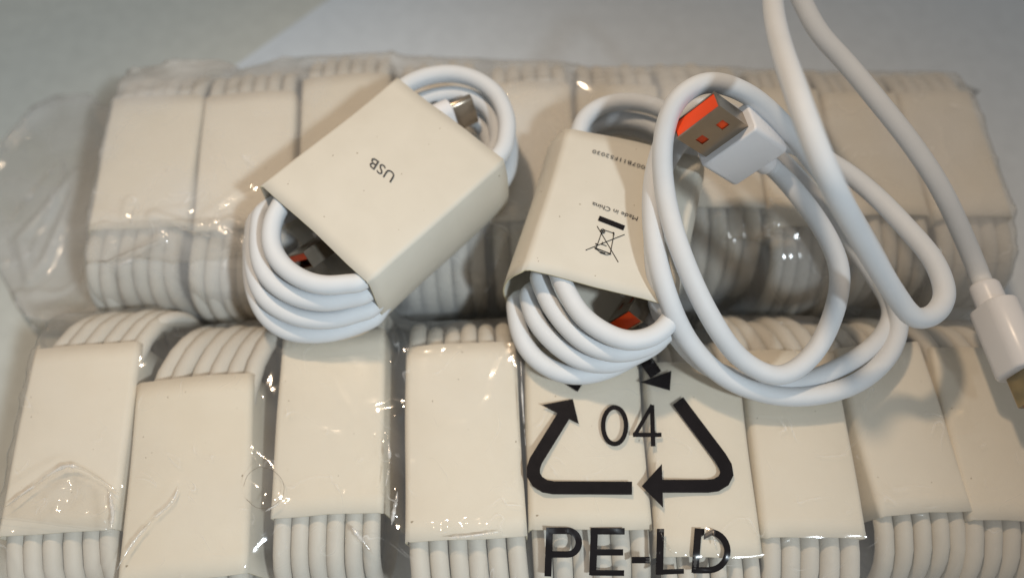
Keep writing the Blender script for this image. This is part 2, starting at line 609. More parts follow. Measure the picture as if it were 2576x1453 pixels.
# ------------------------------------------------------------------ plastic bags: taut film draped over the bundles
def obstacle(X, Y, bundles):
    H = np.zeros_like(X)
    for b in bundles:
        dx, dy = X - b['c'].x, Y - b['c'].y
        c_, s_ = math.cos(-b['rz']), math.sin(-b['rz'])
        lx, ly = dx * c_ - dy * s_, dx * s_ + dy * c_
        over = np.abs(ly) - (b['L'] / 2 - 0.1)
        ext = np.where(ly > 0, b['ef'], b['en']) + 0.15
        q = np.clip(over / ext, 0, 1)
        top = np.where(over < 0.1, ZP + 0.16, ZP - BH / 2 + (BH / 2) * np.sqrt(np.clip(1 - q ** 2.2, 0, 1)))
        inside = (np.abs(lx) < b['w'] / 2 + 0.03) & (over < ext)
        H = np.where(inside, np.maximum(H, top), H)
    return H


def segdist(X, Y, a, b):
    ax, ay, bx, by = a.x, a.y, b.x, b.y
    L2 = (bx - ax) ** 2 + (by - ay) ** 2 + 1e-9
    t = np.clip(((X - ax) * (bx - ax) + (Y - ay) * (by - ay)) / L2, 0, 1)
    return np.hypot(X - (ax + t * (bx - ax)), Y - (ay + t * (by - ay)))


class Film:
    def __init__(self, xl, xr, yb, yt, nx, ny, bundles, zb, zt, zl, zr, ridges, seed, iters=260, amp=1.0, flat_left=False, contact=0.006):
        s = np.linspace(0, 1, nx)[None, :]
        t = np.linspace(0, 1, ny)[:, None]
        # two passes settle the mutual dependence of x on y and y on x
        Y = np.broadcast_to(t * 1.0, (ny, nx)) * 0 + (yb(0 * s) + (yt(0 * s) - yb(0 * s)) * t)
        for _ in range(4):
            X = xl(Y) + (xr(Y) - xl(Y)) * s
            Y = yb(X) + (yt(X) - yb(X)) * t
        H0 = obstacle(X, Y, bundles)
        Z = H0.copy()
        Z[0, :], Z[-1, :], Z[:, 0], Z[:, -1] = np.maximum(zb, 0), zt, zl, zr
        edge = Z.copy()
        for _ in range(iters):
            A = Z.copy()
            A[1:-1, 1:-1] = 0.25 * (Z[:-2, 1:-1] + Z[2:, 1:-1] + Z[1:-1, :-2] + Z[1:-1, 2:])
            Z = np.maximum(A, H0)
            Z[0, :], Z[-1, :], Z[:, 0], Z[:, -1] = edge[0, :], edge[-1, :], edge[:, 0], edge[:, -1]
        if flat_left:
            b = bundles[0]
            dx, dy = X - b['c'].x, Y - b['c'].y
            d_ = -(dx * math.cos(-b['rz']) - dy * math.sin(-b['rz'])) - b['w'] / 2
            Z = np.where(d_ > 0, np.minimum(Z, 0.7 + 3.7 * np.exp(-np.clip(d_, 0, 9) / 0.45)), Z)
        free = np.clip((Z - H0) / 0.35, 0, 1)
        for _ in range(3):
            Z[1:-1, 1:-1] = 0.5 * Z[1:-1, 1:-1] + 0.125 * (Z[:-2, 1:-1] + Z[2:, 1:-1] + Z[1:-1, :-2] + Z[1:-1, 2:])
        for _ in range(6):
            free[1:-1, 1:-1] = 0.25 * (free[:-2, 1:-1] + free[2:, 1:-1] + free[1:-1, :-2] + free[1:-1, 2:])
        add = np.zeros_like(Z)
        for j in range(ny):
            for i in range(nx):
                p = Vector((X[j, i], Y[j, i], seed))
                n1 = noise.noise(p * 0.55) + 0.0
                rg = 1 - abs(noise.noise(Vector((p.x * 0.8 + 0.7 * n1, p.y * 0.8 + n1, seed + 3.1)))) * 2.6
                rg2 = 1 - abs(noise.noise(Vector((p.x * 1.9 + n1, p.y * 1.9, seed + 9.7)))) * 2.4
                f = free[j, i]
                add[j, i] = amp * ((contact + 0.16 * f) * max(0, rg) ** 2 + (0.002 + 0.03 * f) * max(0, rg2) ** 2)
        for pts, hgt, wid in ridges:
            P = [at(x, y, ZP * 0.98 if hgt > 0 else 1.1) for x, y in pts]
            for a, b in zip(P[:-1], P[1:]):
                dd = segdist(X, Y, a, b)
                add = np.maximum(add, abs(hgt) * 0.5 * (1 + np.cos(np.pi * np.clip(dd / wid, 0, 1))))
        add[0, :] = add[-1, :] = 0
        self.X, self.Y, self.Z = X, Y, Z + 0.05 + add
        self.nx, self.ny = nx, ny

    def height(self, x, y):
        d2 = (self.X - x) ** 2 + (self.Y - y) ** 2
        j, i = np.unravel_index(np.argmin(d2), d2.shape)
        sl = (slice(max(0, j - 1), j + 2), slice(max(0, i - 1), i + 2))
        wt = 1 / (d2[sl] + 1e-3)
        return float((self.Z[sl] * wt).sum() / wt.sum())

    def mesh(self):
        nx, ny = self.nx, self.ny
        V = np.stack([self.X, self.Y, self.Z], -1).reshape(-1, 3).tolist()
        F = [(j * nx + i, j * nx + i + 1, (j + 1) * nx + i + 1, (j + 1) * nx + i) for j in range(ny - 1) for i in range(nx - 1)]
        # the film runs on down to the table all round
        ring = [i for i in range(nx)] + [j * nx + nx - 1 for j in range(1, ny)] + [(ny - 1) * nx + i for i in range(nx - 2, -1, -1)] + [j * nx for j in range(ny - 2, 0, -1)]
        o = len(V)
        V += [(V[k][0], V[k][1], 0.045) for k in ring]
        n = len(ring)
        F += [(ring[(k + 1) % n], ring[k], o + k, o + (k + 1) % n) for k in range(n)]
        return V, F


def interp_px(pts, z, key):
    """Curve through pixels at height z: key 'x' gives y as a function of x, key 'y' gives x as a function of y."""
    P = [at(px, py, z) for px, py in pts]
    a = sorted((p.x, p.y) if key == 'x' else (p.y, p.x) for p in P)
    A, B = [q[0] for q in a], [q[1] for q in a]
    return lambda v: np.interp(v, A, B)


YV = 8.5      # where the two bags meet
RT = [(at(x, y, 0.8).x, at(x, y, 0.8).y) for x, y in ((-160, 420), (-60, 375), (0, 340), (60, 262), (130, 228), (215, 224))]
RT += [(at(x, y, 3.6).x, at(x, y, 3.6).y) for x, y in ((265, 200), (300, 178), (480, 152), (560, 152), (610, 176), (700, 147), (950, 136), (1280, 150), (1400, 160), (1480, 184), (1700, 180), (1900, 188), (2150, 190), (2300, 186), (2400, 200), (2460, 226))]
RT.sort()
rear_top = lambda x: np.interp(x, [p[0] for p in RT], [p[1] for p in RT])
rear_left = interp_px([(200, 190), (100, 225), (20, 300), (-40, 380), (-70, 480), (-60, 590), (-5, 690), (40, 775), (95, 830)], 0.6, 'y')
rear_right = interp_px([(2440, 180), (2462, 226), (2516, 349), (2582, 545), (2600, 700), (2610, 790)], 3.4, 'y')
front_left = interp_px([(80, 820), (60, 872), (-46, 1200), (-75, 1340), (-95, 1500)], 3.6, 'y')

RRIDGE = [
    ([(20, 560), (80, 490), (155, 398)], -0.240, 0.40), ([(155, 400), (150, 450), (120, 525), (78, 620), (45, 675)], -0.240, 0.40), ([(14, 568), (28, 620), (44, 674)], -0.240, 0.40),
    ([(290, 668), (350, 640), (412, 612)], 0.184, 0.35), ([(330, 560), (338, 520)], 0.115, 0.29), ([(400, 560), (480, 585), (560, 600), (620, 630)], 0.184, 0.38),
    ([(330, 790), (400, 765), (470, 745)], 0.161, 0.35), ([(585, 570), (622, 585)], 0.161, 0.32), ([(590, 605), (625, 625)], 0.161, 0.32), ([(90, 830), (60, 790), (20, 720)], -0.240, 0.40),
    ([(480, 590), (600, 500), (640, 480)], 0.057, 0.28), ([(1110, 735), (1180, 720), (1230, 690)], 0.184, 0.35), ([(1050, 735), (1110, 742)], 0.207, 0.35),
    ([(1800, 560), (1880, 640), (1930, 700)], 0.138, 0.32), ([(1420, 190), (1560, 290)], 0.069, 0.28), ([(1285, 236), (1330, 226), (1385, 224)], 0.172, 0.35),
    ([(230, 540), (330, 565), (480, 540)], 0.057, 0.29), ([(1262, 600), (1240, 670)], 0.161, 0.32), ([(1850, 530), (1870, 600), (1840, 690)], 0.161, 0.32),
]
FRIDGE = [
    ([(0, 1275), (80, 1220), (160, 1172), (205, 1178)], 0.115, 0.29), ([(205, 1178), (255, 1210), (300, 1240)], 0.115, 0.28), ([(275, 1235), (285, 1290), (280, 1335)], 0.115, 0.29),
    ([(285, 1450), (330, 1375), (390, 1305), (425, 1270), (450, 1225)], 0.052, 0.28), ([(150, 1260), (175, 1235), (165, 1300)], 0.103, 0.28),
    ([(120, 1200), (100, 1300)], 0.057, 0.28), ([(640, 1300), (700, 1265)], 0.057, 0.28), ([(970, 1120), (985, 1180), (970, 1250)], 0.103, 0.28), ([(990, 1300), (1000, 1240)], 0.115, 0.28),
    ([(875, 1325), (905, 1360), (935, 1390)], 0.127, 0.32), ([(1100, 1352), (1240, 1337)], 0.057, 0.28), ([(1785, 1340), (1795, 1400)], 0.092, 0.28),
    ([(620, 1000), (680, 1030)], 0.034, 0.28), ([(40, 1350), (60, 1440)], 0.103, 0.29), ([(110, 1355), (80, 1400)], 0.103, 0.29),
    ([(1660, 1340), (1690, 1390)], 0.092, 0.28), ([(1600, 1060), (1640, 1075)], 0.034, 0.28),
]
# clusters of small puckers where the film pulls tight over an edge
_r = random.Random(5)


def puckers(store, a, b, n, spread, hgt=0.06, wid=0.17, along=(6, 22)):
    for k in range(n):
        t = (k + _r.random()) / n
        x, y = a[0] + (b[0] - a[0]) * t + _r.uniform(-spread, spread), a[1] + (b[1] - a[1]) * t + _r.uniform(-spread, spread)
        dx, dy = along[0] * _r.uniform(0.4, 1.4), along[1] * _r.uniform(0.4, 1.3)
        store.append(([(x - dx, y - dy), (x + dx, y + dy)], hgt * _r.uniform(0.6, 1.3), wid * _r.uniform(0.8, 1.3)))


puckers(FRIDGE, (1090, 1352), (1260, 1338), 10, 4)
puckers(FRIDGE, (872, 1322), (942, 1395), 8, 6, 0.075, 0.2, (3, 14))
puckers(FRIDGE, (60, 1250), (285, 1330), 14, 30, 0.06, 0.19, (10, 16))
puckers(FRIDGE, (20, 1345), (200, 1440), 9, 20, 0.06, 0.17, (8, 14))
puckers(FRIDGE, (975, 1060), (985, 1300), 9, 6, 0.06, 0.16, (2, 16))
puckers(FRIDGE, (1290, 900), (1318, 1150), 7, 3, 0.04, 0.15, (2, 14))
puckers(FRIDGE, (1045, 1190), (1050, 1235), 2, 5, 0.03, 0.26, (2, 12))
puckers(FRIDGE, (1400, 1340), (1800, 1380), 8, 25, 0.035, 0.15, (8, 16))
puckers(FRIDGE, (690, 1290), (960, 1262), 7, 6, 0.04, 0.16, (4, 14))
puckers(RRIDGE, (560, 570), (630, 620), 9, 16, 0.10, 0.2, (6, 10))
puckers(RRIDGE, (300, 560), (480, 600), 8, 18, 0.06, 0.2, (10, 8))
puckers(RRIDGE, (1050, 740), (1240, 700), 9, 10, 0.09, 0.2, (10, 6))
puckers(RRIDGE, (1800, 530), (1960, 560), 8, 14, 0.08, 0.19, (6, 10))
puckers(RRIDGE, (1830, 600), (1900, 690), 6, 20, 0.08, 0.19, (8, 14))
puckers(RRIDGE, (1290, 232), (1400, 228), 6, 5, 0.08, 0.2, (5, 4))

# rear bag outline reaches out to the left as an empty crumpled end
film_r = Film(rear_left, rear_right, lambda x: np.interp(x, [-14, -12.5, -11.5], [8.9, 8.6, YV]) + 0 * x, rear_top, 330, 130, rear,
              1.1, np.where(np.linspace(0, 1, 330) < 0.10, 0.5, 3.55), 0.35, 0.5, RRIDGE, 2.3, amp=1.0, flat_left=True, contact=0.02)
film_f = Film(front_left, lambda y: 16.2 + 0 * y, lambda x: -0.9 + 0 * x, lambda x: YV + 0.02 + 0 * x, 340, 130, front,
              0.2, 1.15, 0.4, 0.4, FRIDGE, 7.9, amp=0.8)
V, F = film_r.mesh()
bag_r = obj('plastic_bag', V, F, M['film_rear'])
tag(bag_r, 'clear plastic bag over the rear row of bundles with a crumpled empty left end', 'plastic bag', 'clear plastic bags')
V, F = film_f.mesh()
bag_f = obj('plastic_bag', V, F, M['film_front'])
tag(bag_f, 'clear plastic bag of the front row printed with a black PE-LD recycling mark', 'plastic bag', 'clear plastic bags')
for bg_, fl in ((bag_r, film_r), (bag_f, film_f)):
    X, Y = fl.X, fl.Y
    idx = [(0, i) for i in range(0, fl.nx, 6)] + [(j, fl.nx - 1) for j in range(0, fl.ny, 6)] + [(fl.ny - 1, i) for i in range(fl.nx - 1, -1, -6)] + [(j, 0) for j in range(fl.ny - 1, 0, -6)]
    obj('bag_underside', [(X[j, i], Y[j, i], 0.045) for j, i in idx], [tuple(range(len(idx)))], M['film_base'], bg_, smooth=False)


def crease_mat():
    m, nt, out = mat('film_crease')
    tr = N(nt, 'ShaderNodeBsdfTransparent')
    tr.inputs[0].default_value = (0.985, 0.98, 0.97, 1)
    df = N(nt, 'ShaderNodeBsdfDiffuse')
    df.inputs[0].default_value = (0.92, 0.91, 0.90, 1)
    gl = N(nt, 'ShaderNodeBsdfGlossy')
    gl.inputs['Roughness'].default_value = 0.16
    fa = ramp(nt, noise_tex(nt, 1.8, 3).outputs['Fac'], 0.42, (0.0, 0.0, 0.0), 0.66, (0.62, 0.62, 0.62))  # white patches along each fold stand in for its glints
    mx = N(nt, 'ShaderNodeMixShader')
    nt.links.new(fa.outputs[0], mx.inputs[0])
    nt.links.new(tr.outputs[0], mx.inputs[1])
    nt.links.new(df.outputs[0], mx.inputs[2])
    m2 = N(nt, 'ShaderNodeMixShader')
    m2.inputs[0].default_value = 0.07
    nt.links.new(mx.outputs[0], m2.inputs[1])
    nt.links.new(gl.outputs[0], m2.inputs[2])
    nt.links.new(m2.outputs[0], out.inputs[0])
    return m


M['crease'] = crease_mat()
M['flap'] = film_mat('bag_film_flap', 0.10)


def crease(film, pts, parent, r=0.05, z=ZP, lift=0.0):
    rnd = random.Random(int(pts[0][0] * 7 + pts[0][1]))
    P = []
    for x, y, _ in catmull([(x, y, 0) for x, y in pts], 10):
        p = at(x, y, z)
        for _ in range(2):
            p = at(x, y, film.height(p.x, p.y))
        P.append((p.x, p.y, film.height(p.x, p.y) + lift))
    n = len(P)
    R = [max(0.006, r * (0.55 + 0.6 * rnd.random()) * min(1, 4 * i / n + 0.1, 4 * (n - 1 - i) / n + 0.1)) for i in range(n)]
    P = np.array(P)
    for _ in range(2):
        P[1:-1] = 0.25 * P[:-2] + 0.5 * P[1:-1] + 0.25 * P[2:]
    V, F = tube(P, R, 8)
    return obj('film_crease', V, F, M['crease'], parent)


def flap(film, corners, parent, seed, amp=0.07, n=46, lift=0.05):
    """A loose second layer of film lying on the first, crumpled."""
    A, B, C_, D = (np.array(c, float) for c in corners)
    V = []
    for j in range(n + 1):
        for i in range(n + 1):
            s_, t_ = i / n, j / n
            q = (A * (1 - s_) + B * s_) * (1 - t_) + (D * (1 - s_) + C_ * s_) * t_
            e = min(s_, 1 - s_, t_, 1 - t_)
            q = q + np.array([noise.noise(Vector((j * 0.2, seed, 0))), noise.noise(Vector((i * 0.2, seed, 5)))]) * 10 * max(0, 1 - e * 8)
            p = at(q[0], q[1], ZP + 0.2)
            p = at(q[0], q[1], film.height(p.x, p.y))
            v1 = 1 - abs(noise.noise(Vector((p.x * 1.3, p.y * 1.3, seed)))) * 2.4
            v2 = 1 - abs(noise.noise(Vector((p.x * 2.9 + v1, p.y * 2.9, seed + 4)))) * 2.4
            h = amp * (max(0, v1) ** 1.5 + 0.4 * max(0, v2) ** 1.5) * min(1, e * 10 + 0.15)
            V.append((p.x, p.y, film.height(p.x, p.y) + lift * min(1, e * 12 + 0.3) + h))
    F = [(j * (n + 1) + i, (j + 1) * (n + 1) + i, (j + 1) * (n + 1) + i + 1, j * (n + 1) + i + 1) for j in range(n) for i in range(n)]
    a, b, c = (Vector(V[k]) for k in F[0][:3])
    if (b - a).cross(c - a).z < 0:
        F = [f[::-1] for f in F]
    return obj('film_flap', V, F, M['flap'], parent)


for pts, r in (([(20, 562), (60, 510), (110, 450), (155, 398)], 0.06), ([(155, 398), (162, 425), (152, 460)], 0.07), ([(150, 462), (120, 525), (80, 618), (45, 676)], 0.06),
               ([(12, 560), (26, 618), (44, 676)], 0.05), ([(290, 670), (345, 645), (412, 612)], 0.06), ([(430, 562), (490, 590), (540, 600)], 0.05),
               ([(340, 792), (400, 768), (460, 748)], 0.06), ([(1050, 742), (1110, 742), (1170, 726), (1240, 690)], 0.06), ([(1268, 602), (1258, 640), (1242, 668)], 0.06),
               ([(330, 565), (334, 545), (340, 520)], 0.05), ([(20, 700), (45, 770), (92, 832)], 0.05), ([(590, 600), (612, 612), (628, 640)], 0.06),
               ([(1830, 560), (1850, 620), (1838, 690)], 0.04)):
    crease(film_r, pts, bag_r, r, z=1.5 if pts[0][0] < 160 else ZP)
for pts, r in (([(0, 1284), (80, 1226), (165, 1172), (208, 1178), (300, 1240)], 0.05), ([(284, 1452), (325, 1378), (380, 1310), (432, 1262), (450, 1225)], 0.045),
               ([(276, 1238), (284, 1290), (278, 1336)], 0.05), ([(974, 1085), (980, 1160), (970, 1222)], 0.045), ([(1000, 1235), (992, 1280), (985, 1320)], 0.05),
               ([(668, 1285), (690, 1272), (705, 1262)], 0.04), ([(1662, 1338), (1672, 1360), (1692, 1392)], 0.045), ([(1795, 1345), (1800, 1372)], 0.03),
               ([(885, 1325), (905, 1350), (938, 1392)], 0.06), ([(1310, 900), (1314, 1000), (1322, 1120)], 0.025), ([(1120, 1352), (1180, 1347), (1260, 1336)], 0.035)):
    crease(film_f, pts, bag_f, r)
flap(film_f, [(-30, 1300), (165, 1172), (300, 1240), (282, 1338)], bag_f, 3.0)
flap(film_r, [(215, 560), (640, 545), (640, 660), (230, 690)], bag_r, 8.0, amp=0.06, n=60)
flap(film_r, [(1800, 525), (1950, 530), (1925, 700), (1800, 720)], bag_r, 12.0, amp=0.05)

# ------------------------------------------------------------------ flat print
def ribbon(pts, wid):
    """Mitred strip of constant width along pixel points; returns 2-D left/right pairs, finely cut."""
    P = [np.array(p, float) for p in pts]
    fine = [P[0]]
    for a, b in zip(P[:-1], P[1:]):
        n = max(1, int(np.linalg.norm(b - a) / 9))
        fine += [a + (b - a) * k / n for k in range(1, n + 1)]
    out = []
    n = len(fine)
    for i, p in enumerate(fine):
        t0 = fine[i] - fine[i - 1] if i > 0 else fine[1] - fine[0]
        t1 = fine[i + 1] - fine[i] if i < n - 1 else t0
        t0, t1 = t0 / np.linalg.norm(t0), t1 / np.linalg.norm(t1)
        t = t0 + t1
        t /= np.linalg.norm(t)
        nn = np.array((-t[1], t[0]))
        k = 1 / max(0.5, abs(np.dot(nn, np.array((-t0[1], t0[0])))))
        out.append((p + nn * wid / 2 * k, p - nn * wid / 2 * k))
    return out


class Print2D:
    """Collects flat shapes in picture pixels of a known plane and lays them on a surface."""

    def __init__(self, place):
        self.V, self.F, self.place, self.lift = [], [], place, 0

    def strip(self, pts, wid, across=4):
        pr = ribbon(pts, wid)
        o = len(self.V)
        for a, b in pr:
            for k in range(across + 1):
                q = a + (b - a) * k / across
                self.V.append(self.place(q[0], q[1], self.lift))
        m = across + 1
        for i in range(len(pr) - 1):
            for k in range(across):
                self.F.append((o + i * m + k, o + i * m + k + 1, o + (i + 1) * m + k + 1, o + (i + 1) * m + k))
        self.lift += 1

    def tri(self, a, b, c, n=6):
        a, b, c = (np.array(p, float) for p in (a, b, c))
        o = len(self.V)
        row = []
        for i in range(n + 1):
            r_ = []
            for j in range(n + 1 - i):
                q = a + (b - a) * i / n + (c - a) * j / n
                r_.append(len(self.V))
                self.V.append(self.place(q[0], q[1], self.lift))
            row.append(r_)
        for i in range(n):
            for j in range(n - i):
                self.F.append((row[i][j], row[i + 1][j], row[i][j + 1]))
                if j < n - i - 1:
                    self.F.append((row[i + 1][j], row[i + 1][j + 1], row[i][j + 1]))
        self.lift += 1

    def build(self, name, m, parent):
        F = []
        for f in self.F:
            a, b, c = (Vector(self.V[k]) for k in f[:3])
            F.append(f if (b - a).cross(c - a).z > 0 else f[::-1])
        return obj(name, self.V, F, m, parent, smooth=True)


def on_film(px, py, lift):
    p = at(px, py, ZP + 0.2)
    for _ in range(2):
        p = at(px, py, film_f.height(p.x, p.y))
    return (p.x, p.y, film_f.height(p.x, p.y) + 0.008 + 0.0012 * lift)


def arc(cx, cy, rx, ry, a0, a1, n=14):
    return [(cx + rx * math.cos(math.radians(a0 + (a1 - a0) * k / n)), cy + ry * math.sin(math.radians(a0 + (a1 - a0) * k / n))) for k in range(n + 1)]


def pl(x, y):           # pixels of the enlarged lettering strip
    return (1274.6 + x * 0.2604, 1274.6 + y * 0.2604)


q = Print2D(on_film)
q.strip([pl(415, 196), pl(398, 668)], 17.5)
q.strip([pl(410, 228), pl(580, 228)] + [pl(*p) for p in arc(588, 342, 109, 114, -90, 90)] + [pl(430, 456)], 16.5)
q.build('printed_letter', M['black'], bag_f)
q = Print2D(on_film)
q.strip([pl(848, 200), pl(830, 658)], 18)
q.strip([pl(830, 232), pl(1140, 233)], 16.5)
q.strip([pl(850, 436), pl(1125, 436)], 16)
q.strip([pl(812, 633), pl(1135, 636)], 14.5)
q.build('printed_letter', M['black'], bag_f)
q = Print2D(on_film)
q.strip([pl(1208, 510), pl(1382, 510)], 16.5)
q.build('printed_hyphen', M['black'], bag_f)
q = Print2D(on_film)
q.strip([pl(1486, 208), pl(1475, 652)], 18.5)
q.strip([pl(1450, 628), pl(1712, 618)], 13)
q.build('printed_letter', M['black'], bag_f)
q = Print2D(on_film)
q.strip([pl(1850, 205), pl(1818, 635)], 18)
q.strip([pl(1830, 238), pl(1950, 238)] + [pl(*p) for p in arc(1950, 423, 182, 185, -90, 88)] + [pl(1800, 610)], 16)
q.build('printed_letter', M['black'], bag_f)
q = Print2D(on_film)
q.strip(arc(1546, 1070, 29, 46, -90, 271, 36), 11.5)
q.build('printed_digit', M['black'], bag_f)
q = Print2D(on_film)
q.strip([(1641, 1018), (1599, 1090)], 10)
q.strip([(1592, 1093), (1664, 1093)], 11)
q.strip([(1640, 1018), (1643, 1122)], 11.5)
q.build('printed_digit', M['black'], bag_f)
q = Print2D(on_film)
q.tri((1362, 1018), (1441, 1003), (1456, 1066))
q.strip([(1424, 1035), (1348, 1158)] + [(1342, 1176), (1342, 1194), (1352, 1210), (1370, 1222), (1392, 1226), (1590, 1227)], 33)
q.build('recycling_arrow', M['black'], bag_f)
q = Print2D(on_film)
q.strip([(1705, 1008), (1812, 1150), (1825, 1172), (1828, 1192), (1820, 1208), (1802, 1219), (1780, 1222), (1662, 1222)], 33)
q.tri((1614, 1222), (1665, 1166), (1668, 1276))
q.build('recycling_arrow', M['black'], bag_f)
q = Print2D(on_film)
q.strip([(1439, 976), (1515, 858), (1533, 842), (1556, 836), (1577, 843), (1592, 858), (1650, 942)], 33)
q.tri((1611, 961), (1689, 932), (1685, 982))
q.build('recycling_arrow', M['black'], bag_f)


def text_mesh(body, place, name, m, parent, spacing=1.0):
    """Lettering with the built-in font; place(x, z) maps text units (cap height ~0.7) onto the surface."""
    cu = bpy.data.curves.new('lettering', 'FONT')
    cu.body = body
    cu.space_character = spacing
    cu.resolution_u = 3
    to = bpy.data.objects.new('lettering', cu)
    COL.objects.link(to)
    dg = bpy.context.evaluated_depsgraph_get()
    me = to.evaluated_get(dg).to_mesh()
    V = [v.co.copy() for v in me.vertices]
    F = [tuple(p.vertices) for p in me.polygons]
    to.evaluated_get(dg).to_mesh_clear()
    bpy.data.objects.remove(to)
    bpy.data.curves.remove(cu)
    xs = [v.x for v in V]
    x0, x1 = min(xs), max(xs)
    VV = [place((v.x - x0) / (x1 - x0), v.y) for v in V]
    FF = []
    for f in F:
        a, b, c = (Vector(VV[k]) for k in f[:3])
        FF.append(f if (b - a).cross(c - a).z > 0 else f[::-1])
    return tag(obj(name, VV, FF, m, parent, smooth=False), kind='stuff')


def view_basis(p):
    """Right, down and away directions as seen from the camera towards world point p."""
    fd = (p - Vector((0, 0, CAM_Z))).normalized()
    r = fd.cross(Vector((0, CT, ST))).normalized()
    return r, fd.cross(r).normalized(), fd


def seat_plug(o, tip, Y, Z, shift=Vector(), off=(0, 0, 0)):
    """Place a plug: tip is a point of its mouth given as local offset off; Y runs from mouth to cable, Z is the windowed side."""
    y = Y.normalized()
    z = (Z - y * Z.dot(y)).normalized()
    x = y.cross(z)
    p = tip - x * off[0] - y * off[1] - z * off[2] - shift
    o.matrix_local = Matrix(((x.x, y.x, z.x, p.x), (x.y, y.y, z.y, p.y), (x.z, y.z, z.z, p.z), (0, 0, 0, 1)))
    return lambda q: p + shift + x * q[0] + y * q[1] + z * q[2], y


# ------------------------------------------------------------------ USB plug (local: tip at y = 0, body towards +y, top wall +z)
def usb_a(parent, name='usb_plug', body=(1.55, 1.5, 0.8), neck=(0.27, 0.62), shell_len=1.25, tongue=(0.385, 0.0)):
    V, F = box_mesh(body[0], body[1], body[2], 0.12, y0=shell_len, capr=0.05)
    hous = obj(name, V, F, M['plug'], parent, smooth=False)
    hous.data.polygons.foreach_set('use_smooth', [len(p.vertices) == 4 for p in hous.data.polygons])
    V, F = shell_mesh(1.2, shell_len + 0.02, 0.46)
    s = obj('metal_shell', V, F, M['metal'], hous, smooth=False)
    V, F = box_mesh(1.125, shell_len - 0.01, tongue[0], 0.02, y0=0.006, capr=0.015)
    V = [(x, y, z + tongue[1]) for x, y, z in V]
    obj('contact_tongue', V, F, M['orange'], hous, smooth=False)
    yb = shell_len + body[1]
    n = 10
    path = [(0, yb - 0.05 + (neck[1] + 0.05) * k / n, 0) for k in range(n + 1)]
    rad = [neck[0]] * (n - 1) + [neck[0] * 0.985, neck[0] * 0.9]
    V, F = tube(path, rad, 20)
    obj('strain_relief', V, F, M['plug'], hous)
    return hous


# ------------------------------------------------------------------ loose sleeved bundles
def loose_bundle(corners, zt, label, turns_a, turns_b, thick, seed, fan, bulge, skew):
    """corners: P1 (near-left), P2 (far-left), P3 (far-right), P4 (near-right) of the sleeve's upper face."""
    P = [at(x, y, zt) for x, y in corners]
    ax = ((P[1] - P[0]) + (P[2] - P[3])).normalized()
    pr = Vector((ax.y, -ax.x, 0))
    c = sum(P, Vector()) / 4
    L = 0.5 * ((P[1] - P[0]).dot(ax) + (P[2] - P[3]).dot(ax))
    wd = 0.5 * ((P[3] - P[0]).dot(pr) + (P[2] - P[1]).dot(pr))
    rz = math.atan2(-ax.x, ax.y)
    z0 = zt - thick
    root = empty('cable_bundle', (c.x, c.y, z0), rz)
    tag(root, label, 'cable bundle', 'loose sleeved bundles on top of the bags')
    inv = lambda p: (( p.x - c.x) * pr.x + (p.y - c.y) * pr.y, (p.x - c.x) * ax.x + (p.y - c.y) * ax.y, p.z - z0)
    sec = rounded_section(wd / 2, thick / 2, 0.10, bulge_t=0.03, bulge_s=bulge)
    sec = [(x + (skew * max(0.0, 0.5 - z / thick) ** 0.8 * min(1.0, -x / (wd / 2)) if x < 0 else 0.0), z) for x, z in sec]
    V, F, fm = sleeve_mesh(sec, L, 0.045, 14, 0.022, seed, flare=0.02)
    V = [(x, y, z + thick / 2) for x, y, z in V]
    sl = obj('sleeve', V, F, None, root, mats=[M['dimmed_card'], M['paper_edge']], fmat=fm)
    # cable: turn after turn, near end then far end
    path = []
    zs = [zt - 0.30 - fan * k for k in range(len(turns_a))]
    for k, (ta, tb) in enumerate(zip(turns_a, turns_b)):
        for (x, y) in ta:
            path.append(inv(at(x, y, zs[k])))
        for (x, y) in reversed(tb):
            path.append(inv(at(x, y, zs[k])))
    sm = np.array(catmull(path, 9))
    # hold the run inside the sleeve clear of its walls
    lim = wd / 2 - 0.05
    ins = np.abs(sm[:, 1]) < L / 2 - 0.1
    sm[ins, 0] = np.clip(sm[ins, 0], -lim + 0.24, lim - 0.24)
    for _ in range(4):
        sm[1:-1] = 0.25 * sm[:-2] + 0.5 * sm[1:-1] + 0.25 * sm[2:]
    V, F = tube(sm, 0.235, 16)
    obj('cable', V, F, M['cable'], root)
    return root, sl, inv, c, ax, pr, L, wd, z0


A1 = [
    [(712, 505), (686, 560), (684, 617), (707, 662), (753, 698), (809, 716), (870, 714), (918, 704)],
    [(668, 520), (652, 580), (657, 662), (689, 712), (743, 745), (809, 759), (875, 751), (940, 730)],
    [(652, 540), (638, 600), (642, 690), (668, 748), (712, 782), (768, 801), (834, 803), (895, 788), (950, 765)],
    [(648, 570), (634, 650), (642, 735), (672, 795), (717, 829), (768, 840), (834, 836), (905, 815), (956, 788)],
]
B1 = [
    [(1012, 222), (1040, 205), (1085, 190), (1140, 186), (1195, 200), (1245, 235), (1272, 290), (1274, 340), (1256, 392)],
    [(1040, 265), (1078, 248), (1139, 238), (1195, 251), (1235, 281), (1251, 327), (1246, 380)],
    [(1080, 300), (1120, 285), (1165, 288), (1205, 310), (1228, 345), (1232, 390)],
    [(1060, 275), (1110, 252), (1180, 256), (1244, 290), (1278, 345), (1282, 400), (1266, 455)],
]
ZT = 6.62
b1 = loose_bundle([(645, 465), (1003, 200), (1262, 400), (935, 712)], ZT,
                  'cream card sleeved white cable bundle lettered USB, lying askew across both bags', A1, B1, 2.25, 11, 0.50, 0.16, 0.0)
